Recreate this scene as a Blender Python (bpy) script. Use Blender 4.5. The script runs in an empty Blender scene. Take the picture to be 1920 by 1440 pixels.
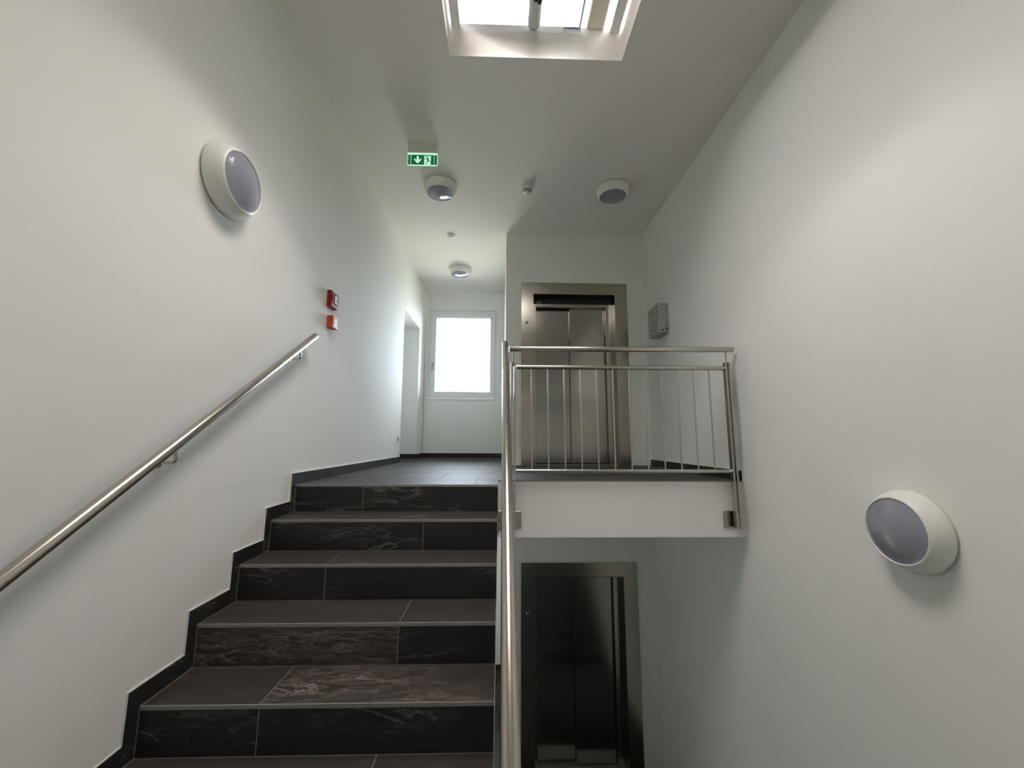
import bpy, bmesh, math, random
from mathutils import Vector, Matrix
random.seed(7)
SC = bpy.context.scene
COL = SC.collection

# ------------------------------------------------------------------ camera
F_PX = 742.4
yaw, pitch, roll = 0.027, 0.1421, 0.0045
Fv = Vector((math.sin(yaw)*math.cos(pitch), math.cos(yaw)*math.cos(pitch), math.sin(pitch)))
Rv = Vector((math.cos(yaw), -math.sin(yaw), 0))
Uv = Rv.cross(Fv)
R2 = Rv*math.cos(roll) + Uv*math.sin(roll)
U2 = -Rv*math.sin(roll) + Uv*math.cos(roll)
cd = bpy.data.cameras.new('camera')
cd.sensor_fit = 'HORIZONTAL'; cd.sensor_width = 36.0; cd.lens = F_PX/1920*36.0
cd.clip_start = 0.02; cd.clip_end = 200
cam = bpy.data.objects.new('camera', cd); COL.objects.link(cam)
m = Matrix.Identity(4)
for i in range(3):
    m[i][0] = R2[i]; m[i][1] = U2[i]; m[i][2] = -Fv[i]
cam.matrix_world = m
SC.camera = cam

# ------------------------------------------------------------------ exposure, world
SC.view_settings.view_transform = 'Standard'
SC.view_settings.look = 'None'
SC.view_settings.exposure = 0.0
SC.view_settings.gamma = 1.0
SC.view_settings.use_curve_mapping = False
SC.cycles.max_bounces = 14
SC.cycles.diffuse_bounces = 10
SC.cycles.glossy_bounces = 5
SC.cycles.transparent_max_bounces = 12
SC.cycles.sample_clamp_indirect = 8.0
SC.cycles.caustics_reflective = False
SC.cycles.caustics_refractive = False

SKY_STRENGTH = 29.0
w = bpy.data.worlds.new('sky'); SC.world = w; w.use_nodes = True
nt = w.node_tree; nt.nodes.clear()
wo = nt.nodes.new('ShaderNodeOutputWorld'); bg = nt.nodes.new('ShaderNodeBackground')
tc = nt.nodes.new('ShaderNodeTexCoord'); sx = nt.nodes.new('ShaderNodeSeparateXYZ')
rp = nt.nodes.new('ShaderNodeValToRGB'); mr = nt.nodes.new('ShaderNodeMapRange')
mr.inputs['From Min'].default_value = -1; mr.inputs['From Max'].default_value = 1
nt.links.new(tc.outputs['Generated'], sx.inputs[0]); nt.links.new(sx.outputs['Z'], mr.inputs['Value'])
nt.links.new(mr.outputs[0], rp.inputs[0])
e = rp.color_ramp.elements
e[0].position = 0.485; e[0].color = (0.36, 0.365, 0.32, 1)      # sunlit ground outside
e[1].position = 0.515; e[1].color = (0.90, 1.02, 1.20, 1)      # bright hazy sky at the horizon
x_ = e.new(1.0); x_.color = (0.77, 0.785, 0.815, 1)               # and overhead
nt.links.new(rp.outputs[0], bg.inputs['Color']); bg.inputs['Strength'].default_value = SKY_STRENGTH
nt.links.new(bg.outputs[0], wo.inputs['Surface'])

def portal(name, loc, rot, sx_, sy_):
    ld = bpy.data.lights.new(name, 'AREA'); ld.shape = 'RECTANGLE'; ld.size = sx_; ld.size_y = sy_
    ld.cycles.is_portal = True
    o = bpy.data.objects.new(name, ld); COL.objects.link(o); o.location = loc; o.rotation_euler = rot
    return o

# ------------------------------------------------------------------ measured layout (metres, eye at the origin)
XR = 1.7918; XS = -0.0176; XC = 0.048
Y0 = 2.6598; G = 0.2533; RI = 0.172
ZF = -0.285; ZL = -3.56; YE = 4.7326; YW = 6.8037; YS = 2.9495
H = 2.6208; SB = -0.684; YB = -1.30
NR = 9
ZM = ZF - NR*RI; YM = Y0 - (NR-1)*G
XSK = -1.320
def XL(z): return -1.334 - 0.0073*max(z, -1.0)
SKX0, SKX1, SKY0, SKY1, SKT = -0.380, 0.822, 0.88, 2.390, 2.83
NY0, NY1, NZ = 5.33, 6.335, 1.812
WX0, WX1, WZ0, WZ1 = -1.280, -0.092, 0.690, 2.290
portal('skylight_portal', ((SKX0+SKX1)/2, (SKY0+SKY1)/2, SKT+0.25), (0,0,0), SKX1-SKX0, SKY1-SKY0)
for dz in (0, ZL-ZF):
    portal('window_portal', ((WX0+WX1)/2, YW+0.16, (WZ0+WZ1)/2+dz), (math.radians(-90),0,0), WX1-WX0, WZ1-WZ0)

# ------------------------------------------------------------------ materials
def newmat(name):
    m = bpy.data.materials.new(name); m.use_nodes = True
    n = m.node_tree; b = n.nodes['Principled BSDF']
    return m, n, b
def N(n, t, **k):
    x = n.nodes.new(t)
    for a, v in k.items():
        if a in x.inputs.keys(): x.inputs[a].default_value = v
        else: setattr(x, a, v)
    return x
def simple(name, col, rough=0.5, metal=0.0, spec=0.5, emit=None, es=0.0):
    m, n, b = newmat(name)
    b.inputs['Base Color'].default_value = (*col, 1); b.inputs['Roughness'].default_value = rough
    b.inputs['Metallic'].default_value = metal; b.inputs['Specular IOR Level'].default_value = spec
    if emit: b.inputs['Emission Color'].default_value = (*emit, 1); b.inputs['Emission Strength'].default_value = es
    tcn = N(n, 'ShaderNodeTexCoord'); no = N(n, 'ShaderNodeTexNoise', Scale=60.0, Detail=3.0)
    rr = N(n, 'ShaderNodeMapRange'); rr.inputs['To Min'].default_value = max(0.02, rough-0.04); rr.inputs['To Max'].default_value = rough+0.04
    n.links.new(tcn.outputs['Object'], no.inputs['Vector']); n.links.new(no.outputs[0], rr.inputs['Value']); n.links.new(rr.outputs[0], b.inputs['Roughness'])
    return m
def plaster(name, col, bump=0.12, scale=220.0):
    m, n, b = newmat(name)
    tcn = N(n, 'ShaderNodeTexCoord')
    n1 = N(n, 'ShaderNodeTexNoise', Scale=1.7, Detail=4.0, Roughness=0.6)
    n2 = N(n, 'ShaderNodeTexNoise', Scale=scale, Detail=3.0, Roughness=0.6)
    mx = N(n, 'ShaderNodeMix', data_type='RGBA')
    mx.inputs[6].default_value = (col[0]*0.97, col[1]*0.97, col[2]*0.965, 1); mx.inputs[7].default_value = (*col, 1)
    bp = N(n, 'ShaderNodeBump', Strength=bump, Distance=0.001)
    for q in (n1, n2): n.links.new(tcn.outputs['Object'], q.inputs['Vector'])
    n.links.new(n1.outputs[0], mx.inputs[0]); n.links.new(mx.outputs[2], b.inputs['Base Color'])
    n.links.new(n2.outputs[0], bp.inputs['Height']); n.links.new(bp.outputs[0], b.inputs['Normal'])
    b.inputs['Roughness'].default_value = 0.82; b.inputs['Specular IOR Level'].default_value = 0.25
    return m
def slate(name, base=(0.036,0.030,0.027), vein=(0.17,0.15,0.125), rough=0.42, streak=1.0, spec=0.35):
    m, n, b = newmat(name)
    tcn = N(n, 'ShaderNodeTexCoord'); oi = N(n, 'ShaderNodeObjectInfo')
    vm = N(n, 'ShaderNodeVectorMath', operation='SCALE'); vm.inputs[0].default_value = (13, 7, 19)
    n.links.new(oi.outputs['Random'], vm.inputs['Scale'])
    ad = N(n, 'ShaderNodeVectorMath', operation='ADD')
    n.links.new(tcn.outputs['Object'], ad.inputs[0]); n.links.new(vm.outputs[0], ad.inputs[1])
    mp = N(n, 'ShaderNodeMapping'); mp.inputs['Scale'].default_value = (1.0, 3.2, 5.5)
    n.links.new(ad.outputs[0], mp.inputs[0])
    big = N(n, 'ShaderNodeTexNoise', Scale=1.1, Detail=3.0, Roughness=0.5)
    n.links.new(mp.outputs[0], big.inputs['Vector'])
    fine = N(n, 'ShaderNodeTexNoise', Scale=9.0, Detail=8.0, Roughness=0.72, Distortion=0.9)
    n.links.new(mp.outputs[0], fine.inputs['Vector'])
    vn = N(n, 'ShaderNodeTexNoise', Scale=1.6, Detail=6.0, Roughness=0.62, Distortion=1.6)
    n.links.new(mp.outputs[0], vn.inputs['Vector'])
    # thin veins where vn crosses 0.5
    sb = N(n, 'ShaderNodeMath', operation='SUBTRACT'); sb.inputs[1].default_value = 0.5
    n.links.new(vn.outputs[0], sb.inputs[0])
    ab = N(n, 'ShaderNodeMath', operation='ABSOLUTE'); n.links.new(sb.outputs[0], ab.inputs[0])
    vr = N(n, 'ShaderNodeMapRange'); vr.inputs['From Min'].default_value = 0.0; vr.inputs['From Max'].default_value = 0.022
    vr.inputs['To Min'].default_value = 1.0; vr.inputs['To Max'].default_value = 0.0; n.links.new(ab.outputs[0], vr.inputs['Value'])
    gate = N(n, 'ShaderNodeMapRange'); gate.inputs['From Min'].default_value = 0.50; gate.inputs['From Max'].default_value = 0.62
    n.links.new(big.outputs[0], gate.inputs['Value'])
    mu = N(n, 'ShaderNodeMath', operation='MULTIPLY'); n.links.new(vr.outputs[0], mu.inputs[0]); n.links.new(gate.outputs[0], mu.inputs[1])
    fr = N(n, 'ShaderNodeMapRange'); fr.inputs['From Min'].default_value = 0.47; fr.inputs['From Max'].default_value = 0.70
    n.links.new(fine.outputs[0], fr.inputs['Value'])
    g2 = N(n, 'ShaderNodeMapRange'); g2.inputs['From Min'].default_value = 0.44; g2.inputs['From Max'].default_value = 0.64
    n.links.new(big.outputs[0], g2.inputs['Value'])
    m2 = N(n, 'ShaderNodeMath', operation='MULTIPLY'); n.links.new(fr.outputs[0], m2.inputs[0]); n.links.new(g2.outputs[0], m2.inputs[1])
    m2b = N(n, 'ShaderNodeMath', operation='MULTIPLY'); m2b.inputs[1].default_value = 0.45*streak; n.links.new(m2.outputs[0], m2b.inputs[0])
    sm = N(n, 'ShaderNodeMath', operation='MAXIMUM'); n.links.new(mu.outputs[0], sm.inputs[0]); n.links.new(m2b.outputs[0], sm.inputs[1])
    tone = N(n, 'ShaderNodeMix', data_type='RGBA')
    tone.inputs[6].default_value = (base[0]*0.62, base[1]*0.66, base[2]*0.68, 1); tone.inputs[7].default_value = (base[0]*1.35, base[1]*1.28, base[2]*1.22, 1)
    n.links.new(fine.outputs[0], tone.inputs[0])
    mx = N(n, 'ShaderNodeMix', data_type='RGBA'); n.links.new(tone.outputs[2], mx.inputs[6]); mx.inputs[7].default_value = (*vein, 1)
    n.links.new(sm.outputs[0], mx.inputs[0]); n.links.new(mx.outputs[2], b.inputs['Base Color'])
    bp = N(n, 'ShaderNodeBump', Strength=0.25, Distance=0.0006); n.links.new(fine.outputs[0], bp.inputs['Height']); n.links.new(bp.outputs[0], b.inputs['Normal'])
    b.inputs['Roughness'].default_value = rough; b.inputs['Specular IOR Level'].default_value = spec
    return m
def steel(name, col=(0.56,0.53,0.49), rough=0.27, scale=(90,90,2), amt=0.05):
    m, n, b = newmat(name)
    tcn = N(n, 'ShaderNodeTexCoord'); mp = N(n, 'ShaderNodeMapping'); mp.inputs['Scale'].default_value = scale
    no = N(n, 'ShaderNodeTexNoise', Scale=3.0, Detail=4.0)
    n.links.new(tcn.outputs['Object'], mp.inputs[0]); n.links.new(mp.outputs[0], no.inputs['Vector'])
    rr = N(n, 'ShaderNodeMapRange'); rr.inputs['To Min'].default_value = rough-amt; rr.inputs['To Max'].default_value = rough+amt
    n.links.new(no.outputs[0], rr.inputs['Value']); n.links.new(rr.outputs[0], b.inputs['Roughness'])
    mx = N(n, 'ShaderNodeMix', data_type='RGBA'); mx.inputs[6].default_value = (col[0]*0.95, col[1]*0.95, col[2]*0.95, 1); mx.inputs[7].default_value = (*col, 1)
    n.links.new(no.outputs[0], mx.inputs[0]); n.links.new(mx.outputs[2], b.inputs['Base Color'])
    b.inputs['Metallic'].default_value = 1.0
    return m
def glass(name, tint=(1,1,1), f0=0.05):
    m = bpy.data.materials.new(name); m.use_nodes = True; n = m.node_tree; n.nodes.clear()
    o = n.nodes.new('ShaderNodeOutputMaterial'); mx = n.nodes.new('ShaderNodeMixShader')
    t = n.nodes.new('ShaderNodeBsdfTransparent'); g = n.nodes.new('ShaderNodeBsdfGlossy'); fr = n.nodes.new('ShaderNodeFresnel')
    t.inputs[0].default_value = (*tint, 1); g.inputs['Roughness'].default_value = 0.02; fr.inputs[0].default_value = 1.45
    n.links.new(fr.outputs[0], mx.inputs[0]); n.links.new(t.outputs[0], mx.inputs[1]); n.links.new(g.outputs[0], mx.inputs[2])
    n.links.new(mx.outputs[0], o.inputs['Surface'])
    return m
WALL = plaster('wall_paint', (0.855, 0.85, 0.815))
CEIL = plaster('ceiling_paint', (0.855, 0.825, 0.79), bump=0.05)
SLABP = plaster('slab_plaster', (0.86, 0.85, 0.81), bump=0.35, scale=40)
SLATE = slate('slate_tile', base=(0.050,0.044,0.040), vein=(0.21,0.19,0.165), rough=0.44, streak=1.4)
SLATER = slate('slate_riser_shaded', base=(0.021,0.019,0.0175), vein=(0.17,0.165,0.155), rough=0.5, streak=0.8)  # same slate as the treads, riser shade darkened into the base colour
SLATEB = slate('slate_brown_streaked', base=(0.048,0.039,0.035), vein=(0.22,0.19,0.16), rough=0.45, streak=2.2)
SLATEF = slate('slate_floor', base=(0.050,0.048,0.046), vein=(0.12,0.115,0.105), rough=0.5, streak=0.5, spec=0.06)
GROUT = simple('grout', (0.27, 0.26, 0.235), 0.85)
SEAL = simple('white_sealant', (0.78, 0.78, 0.74), 0.6)
NOSE = simple('nosing_grey', (0.24, 0.235, 0.215), 0.5)
TUBE = steel('brushed_tube', (0.54,0.50,0.45), 0.25, (60,60,60), 0.012)
LIFT = steel('lift_steel', (0.42,0.385,0.335), 0.19, (120,120,1.5), 0.02)
DOORM = steel('lift_door_steel', (0.37,0.35,0.325), 0.16, (40,40,0.6), 0.006)
DARK = simple('dark_metal', (0.05,0.05,0.048), 0.5, 0.6)
BLACK = simple('black', (0.01,0.01,0.01), 0.5)
WPVC = simple('white_frame', (0.80,0.82,0.82), 0.35)
LRING = simple('lamp_ring_white', (0.80,0.80,0.75), 0.35)
LDIF = simple('lamp_diffuser', (0.29,0.29,0.34), 0.04)
WPLA = simple('white_plastic', (0.74,0.73,0.69), 0.4)
GREYB = simple('grey_enclosure', (0.42,0.43,0.40), 0.45)
RED = simple('signal_red', (0.27,0.010,0.017), 0.28)
ORED = simple('orange_red', (0.50,0.07,0.025), 0.3)
GREEN = simple('sign_green', (0.01,0.26,0.10), 0.35, emit=(0.01,0.30,0.12), es=0.15)
GLIGHT = simple('sign_pale_green', (0.6,0.9,0.7), 0.4, emit=(0.55,0.95,0.70), es=0.8)
GLASS = glass('window_glass', (0.96,0.98,0.98))
DOMEG = glass('skylight_dome_acrylic', (1.0,0.94,0.885))
BLUEG = glass('blue_polycarbonate', (0.80,0.90,1.0))
BEIGE = simple('beige_beam', (0.80,0.76,0.66), 0.6)

# ------------------------------------------------------------------ mesh helpers
WLOC = {}
def bx(bm, x0, x1, y0, y1, z0, z1, bev=0.0, mi=0):
    t = bmesh.new()
    bmesh.ops.create_cube(t, size=1.0)
    for v in t.verts:
        v.co = Vector((x0 + (v.co.x+.5)*(x1-x0), y0 + (v.co.y+.5)*(y1-y0), z0 + (v.co.z+.5)*(z1-z0)))
    if bev > 0:
        bmesh.ops.bevel(t, geom=t.edges[:], offset=bev, segments=1, affect='EDGES')
    merge(bm, t, mi)
def merge(bm, t, mi=0):
    vm = {v: bm.verts.new(v.co) for v in t.verts}
    for f in t.faces:
        try:
            g = bm.faces.new([vm[v] for v in f.verts]); g.material_index = mi; g.smooth = f.smooth
        except ValueError: pass
    t.free()
def cyl(bm, p, q, r, n=16, mi=0, r2=None, round_end=0):
    p = Vector(p); q = Vector(q); d = (q-p); L = d.length; d.normalize()
    a = d.orthogonal().normalized(); b = d.cross(a); r2 = r if r2 is None else r2
    rings = [(p, r), (q, r2)]
    if round_end:
        e = round_end
        rings = [(p, r-e), (p+d*e*.3, r-e*.3), (p+d*e, r), (q-d*e, r2), (q-d*e*.3, r2-e*.3), (q, r2-e)]
    R = []
    for c, rad in rings:
        R.append([bm.verts.new(c + (a*math.cos(2*math.pi*i/n) + b*math.sin(2*math.pi*i/n))*rad) for i in range(n)])
    for k in range(len(R)-1):
        for i in range(n):
            f = bm.faces.new([R[k][i], R[k][(i+1)%n], R[k+1][(i+1)%n], R[k+1][i]]); f.smooth = True; f.material_index = mi
    f = bm.faces.new(R[0][::-1]); f.material_index = mi
    f = bm.faces.new(R[-1]); f.material_index = mi
def path(bm, pts, r, n=10):
    pts = [Vector(p) for p in pts]; R = []
    ref = None
    for i, p in enumerate(pts):
        d = (pts[min(i+1, len(pts)-1)] - pts[max(i-1, 0)]).normalized()
        if ref is None: ref = d.orthogonal().normalized()
        a = (ref - d*ref.dot(d)).normalized(); ref = a; b = d.cross(a)
        R.append([bm.verts.new(p + (a*math.cos(2*math.pi*j/n)+b*math.sin(2*math.pi*j/n))*r) for j in range(n)])
    for k in range(len(R)-1):
        for j in range(n):
            f = bm.faces.new([R[k][j], R[k][(j+1)%n], R[k+1][(j+1)%n], R[k+1][j]]); f.smooth = True
    bm.faces.new(R[0][::-1]); bm.faces.new(R[-1])
def lathe(bm, prof, n=48, mi=0, closed=True):
    """prof: list of (radius, z)"""
    R = []
    for r, z in prof:
        if r < 1e-6: R.append([bm.verts.new((0,0,z))])
        else: R.append([bm.verts.new((r*math.cos(2*math.pi*i/n), r*math.sin(2*math.pi*i/n), z)) for i in range(n)])
    for k in range(len(R)-1):
        A, B = R[k], R[k+1]
        for i in range(n):
            j = (i+1) % n
            if len(A) == 1 and len(B) == 1: continue
            if len(A) == 1: f = bm.faces.new([A[0], B[j], B[i]])
            elif len(B) == 1: f = bm.faces.new([A[i], A[j], B[0]])
            else: f = bm.faces.new([A[i], A[j], B[j], B[i]])
            f.smooth = True; f.material_index = mi
def poly(bm, pts, axis, t0, t1, mi=0):
    """extruded outline; axis 'X': pts=(y,z) extruded x from t0 to t1; 'Y': pts=(x,z); 'Z': pts=(x,y)"""
    def P(a, b, t):
        return {'X': (t,a,b), 'Y': (a,t,b), 'Z': (a,b,t)}[axis]
    A = [bm.verts.new(P(a,b,t0)) for a,b in pts]; B = [bm.verts.new(P(a,b,t1)) for a,b in pts]
    n = len(pts)
    fs = [bm.faces.new(A[::-1]), bm.faces.new(B)]
    for i in range(n): fs.append(bm.faces.new([A[i], A[(i+1)%n], B[(i+1)%n], B[i]]))
    for f in fs: f.material_index = mi
    return fs
def empty(name, loc=(0,0,0)):
    o = bpy.data.objects.new(name, None); COL.objects.link(o); o.location = loc; o.empty_display_size = 0.1
    WLOC[o.name] = Vector(loc); return o
def obj(name, bm, mats, parent=None, origin=None):
    bmesh.ops.recalc_face_normals(bm, faces=bm.faces[:])
    org = WLOC[parent.name].copy() if parent else Vector((0,0,0))
    base = org
    if origin is not None: base = Vector(origin)
    bmesh.ops.translate(bm, verts=bm.verts[:], vec=-base)
    me = bpy.data.meshes.new(name); bm.to_mesh(me); bm.free()
    for mm in (mats if isinstance(mats, (list, tuple)) else [mats]): me.materials.append(mm)
    o = bpy.data.objects.new(name, me); COL.objects.link(o)
    if parent: o.parent = parent; o.location = base - org
    else: o.location = base
    WLOC[o.name] = base.copy()
    if any(p.use_smooth for p in me.polygons): me.set_sharp_from_angle(angle=math.radians(38))
    return o
def tag(o, label=None, cat=None, group=None, kind=None):
    if label: o['label'] = label
    if cat: o['category'] = cat
    if group: o['group'] = group
    if kind: o['kind'] = kind
    return o
def struct(o): o['kind'] = 'structure'; return o
def box_obj(name, dims, mat, parent=None, bev=0.0, origin=None):
    bm = bmesh.new(); bx(bm, *dims, bev=bev); return obj(name, bm, mat, parent, origin)

# ------------------------------------------------------------------ shell
def leanbox(bm, y0, y1, z0, z1, th=0.40, inner=0.0):
    def V(x, y, z): return bm.verts.new((x, y, z))
    if z0 < -1.0 < z1:
        leanbox(bm, y0, y1, z0, -1.0, th, inner); leanbox(bm, y0, y1, -1.0, z1, th, inner); return
    a = [V(XL(z)-inner, y, z) for (y, z) in ((y0,z0),(y1,z0),(y1,z1),(y0,z1))]
    b = [V(XL(0)-th, y, z) for (y, z) in ((y0,z0),(y1,z0),(y1,z1),(y0,z1))]
    bm.faces.new(a); bm.faces.new(b[::-1])
    for i in range(4): bm.faces.new([a[i], b[i], b[(i+1)%4], a[(i+1)%4]])
ZBOT = ZL - 0.3
YOUT = YW + 0.30
bm = bmesh.new()
leanbox(bm, YB-0.2, NY0, ZBOT, H)
leanbox(bm, NY1, YOUT, ZBOT, H)
leanbox(bm, NY0, NY1, NZ, H)
leanbox(bm, NY0, NY1, ZBOT, ZF-0.012)
leanbox(bm, NY0, NY1, ZF-0.012, NZ, inner=0.33)
wl = struct(obj('wall_left', bm, WALL))
bm = bmesh.new()
rc = random.Random(3); cy = 1.86; cpts = []
while cy < 2.585:
    cz0 = -0.2225 + rc.uniform(-0.0018, 0.0018) - 0.010*math.exp(-((cy-2.25)/0.12)**2)
    cpts.append((XL(cz0)-0.0002, cy, cz0)); cy += 0.03
path(bm, cpts, 0.0009, 6); obj('plaster_crack', bm, WALL, wl)
# the flat door deep in the doorway recess
bm = bmesh.new(); bx(bm, XL(0)-0.328, XL(0)-0.300, NY0+0.03, NY1-0.03, ZF+0.001, NZ-0.01, 0.002)
d1 = struct(obj('door_1', bm, WPVC))
bm = bmesh.new(); cyl(bm, (XL(0)-0.300, NY0+0.10, ZF+1.03), (XL(0)-0.262, NY0+0.10, ZF+1.03), 0.010)
cyl(bm, (XL(0)-0.262, NY0+0.095, ZF+1.03), (XL(0)-0.262, NY0+0.21, ZF+1.03), 0.009); obj('door_handle', bm, TUBE, d1)

bm = bmesh.new(); bx(bm, XR, XR+0.3, YB-0.2, YOUT, ZBOT, H)
struct(obj('wall_right', bm, WALL))
bm = bmesh.new(); bx(bm, XL(0)-0.4, XR+0.3, YB-0.2, YB, ZBOT, H)
struct(obj('wall_front', bm, WALL))
# window wall with the openings of both storeys
bm = bmesh.new()
zz = [ZBOT]
for dz in (ZL-ZF, 0): zz += [WZ0+dz, WZ1+dz]
zz.append(H)
for i in range(0, 5, 2): bx(bm, XL(-4)-0.0, XC, YW, YOUT, zz[i], zz[i+1])
for i in (1, 3):
    bx(bm, XL(-4), WX0, YW, YOUT, zz[i], zz[i+1]); bx(bm, WX1, XC, YW, YOUT, zz[i], zz[i+1])
bx(bm, XC, XR, YW, YOUT, ZBOT, H)
struct(obj('wall_back', bm, WALL))
# lift shaft wall: front face with two door openings, side face along the corridor
LX0, LX1 = 0.386, 1.409
LT_U, LT_L = 1.813, -1.523
bm = bmesh.new()
bx(bm, XC, LX0, YE, YE+0.30, ZBOT, H); bx(bm, LX1, XR, YE, YE+0.30, ZBOT, H)
for (a, b) in ((ZBOT, ZL-0.012), (LT_L, ZF-0.012), (LT_U, H)): bx(bm, LX0, LX1, YE, YE+0.30, a, b)
bx(bm, XC, XC+0.20, YE+0.30, YW, ZBOT, H)
struct(obj('wall_lift_shaft', bm, WALL))
# ceiling with the skylight opening
bm = bmesh.new()
CX0, CX1 = XL(0)-0.4, XR+0.3
bx(bm, CX0, CX1, YB-0.2, SKY0, H, SKT); bx(bm, CX0, CX1, SKY1, YOUT, H, SKT)
bx(bm, CX0, SKX0, SKY0, SKY1, H, SKT); bx(bm, SKX1, CX1, SKY0, SKY1, H, SKT)
struct(obj('ceiling', bm, CEIL))

# ------------------------------------------------------------------ floors with tiles
TT = 0.0015
def tile_rows(parent, rows, ztop, regions, mat, name='floor_tile', L=0.90):
    """rows: [(y0,y1,joint)], regions: list of (x0,x1,y0,y1) rectangles to be paved"""
    for (ry0, ry1, j) in rows:
        for (a0, a1, b0, b1) in regions:
            y0, y1 = max(ry0, b0), min(ry1, b1)
            if y1 - y0 < 0.03: continue
            x = j - 10*L
            while x < a1:
                p, q = max(x, a0), min(x+L, a1)
                if q - p > 0.02:
                    g = 0.0018
                    bmx = bmesh.new(); bx(bmx, p+g, q-g, y0+g, y1-g, ztop-0.008, ztop-random.uniform(0,0.0003), 0.0008)
                    obj(name, bmx, mat, parent, origin=((p+q)/2, (y0+y1)/2, ztop-0.004))
                x += L
def floor_level(name, z, bottom, visible=True):
    bm = bmesh.new()
    fs = []
    bx(bm, XL(z)-0.02, XS, Y0+0.02, YS, bottom, z-0.010)
    bx(bm, XL(z)-0.02, XR, YS, YE, bottom, z-0.010)
    bx(bm, XL(z)-0.02, XC, YE, YW, bottom, z-0.010)
    fl = struct(obj(name, bm, SLABP))
    bm = bmesh.new()
    bx(bm, XSK-0.004, XS-0.001, Y0+0.008, YS+0.002, z-0.0101, z-TT); bx(bm, XSK-0.004, XR-0.012, YS+0.001, YE, z-0.0101, z-TT); bx(bm, XSK-0.004, XC, YE, YW, z-0.0101, z-TT)
    obj('grout_bed', bm, GROUT, fl)
    rows = [(2.62,3.08,-0.165),(3.08,3.53,-0.46),(3.53,4.0,-0.165),(4.0,4.47,-0.47),(4.47,4.94,-0.165),(4.94,5.41,-0.47),(5.41,5.88,-0.165),(5.88,6.35,-0.47),(6.35,6.82,-0.165)]
    reg = [(XSK, XS-0.001, Y0+0.008, YS), (XSK, XR-0.011, YS+0.001, YE-0.001), (XSK, XC-0.001, YE-0.001, YW-0.011)]
    tile_rows(fl, rows, z, reg, SLATEF)
    return fl
fu = floor_level('floor_upper', ZF, SB)
bm = bmesh.new(); bx(bm, XL(0)-0.33, XSK-0.002, NY0+0.002, NY1-0.012, ZF-0.012, ZF, 0.0008)
obj('threshold_tile', bm, SLATEF, fu)
fl2 = floor_level('floor_lower', ZL, ZBOT)
bm = bmesh.new(); bx(bm, XL(ZL)-0.02, XR, YB, Y0+0.02, ZBOT, ZL-0.010); obj('floor_slab', bm, SLABP, fl2)
bm = bmesh.new(); bx(bm, XS, XR, Y0+0.02, YS, ZBOT, ZL-0.010); obj('floor_slab', bm, SLABP, fl2)
bm = bmesh.new(); bx(bm, XL(ZL), XR-0.001, YB+0.001, Y0+0.008, ZL-0.0101, ZL-TT); bx(bm, XS, XR-0.001, Y0+0.008, YS, ZL-0.0101, ZL-TT); obj('grout_bed', bm, GROUT, fl2)
tile_rows(fl2, [(0.20+0.47*i, 0.67+0.47*i, (-0.47 if i % 2 else -0.165)) for i in range(6)], ZL, [(XSK, XR-0.002, 0.2, Y0+0.006), (XS, XR-0.002, Y0+0.006, YS)], SLATEF)
# half landing under the camera
bm = bmesh.new(); bx(bm, XL(ZM)-0.02, XR, YB, YM+0.02, ZM-0.30, ZM-0.010)
fm = struct(obj('floor_landing', bm, SLABP))
bm = bmesh.new(); bx(bm, XL(ZM), XR, YB, YM+0.012, ZM-0.0101, ZM-TT); obj('grout_bed', bm, GROUT, fm)
tile_rows(fm, [(-1.30,-0.83,-0.1),(-0.83,-0.36,-0.5),(-0.36,0.11,-0.1),(0.11,0.58,-0.5)], ZM, [(XL(ZM)+0.002, XR-0.002, YB, YM)], SLATEF)

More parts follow.
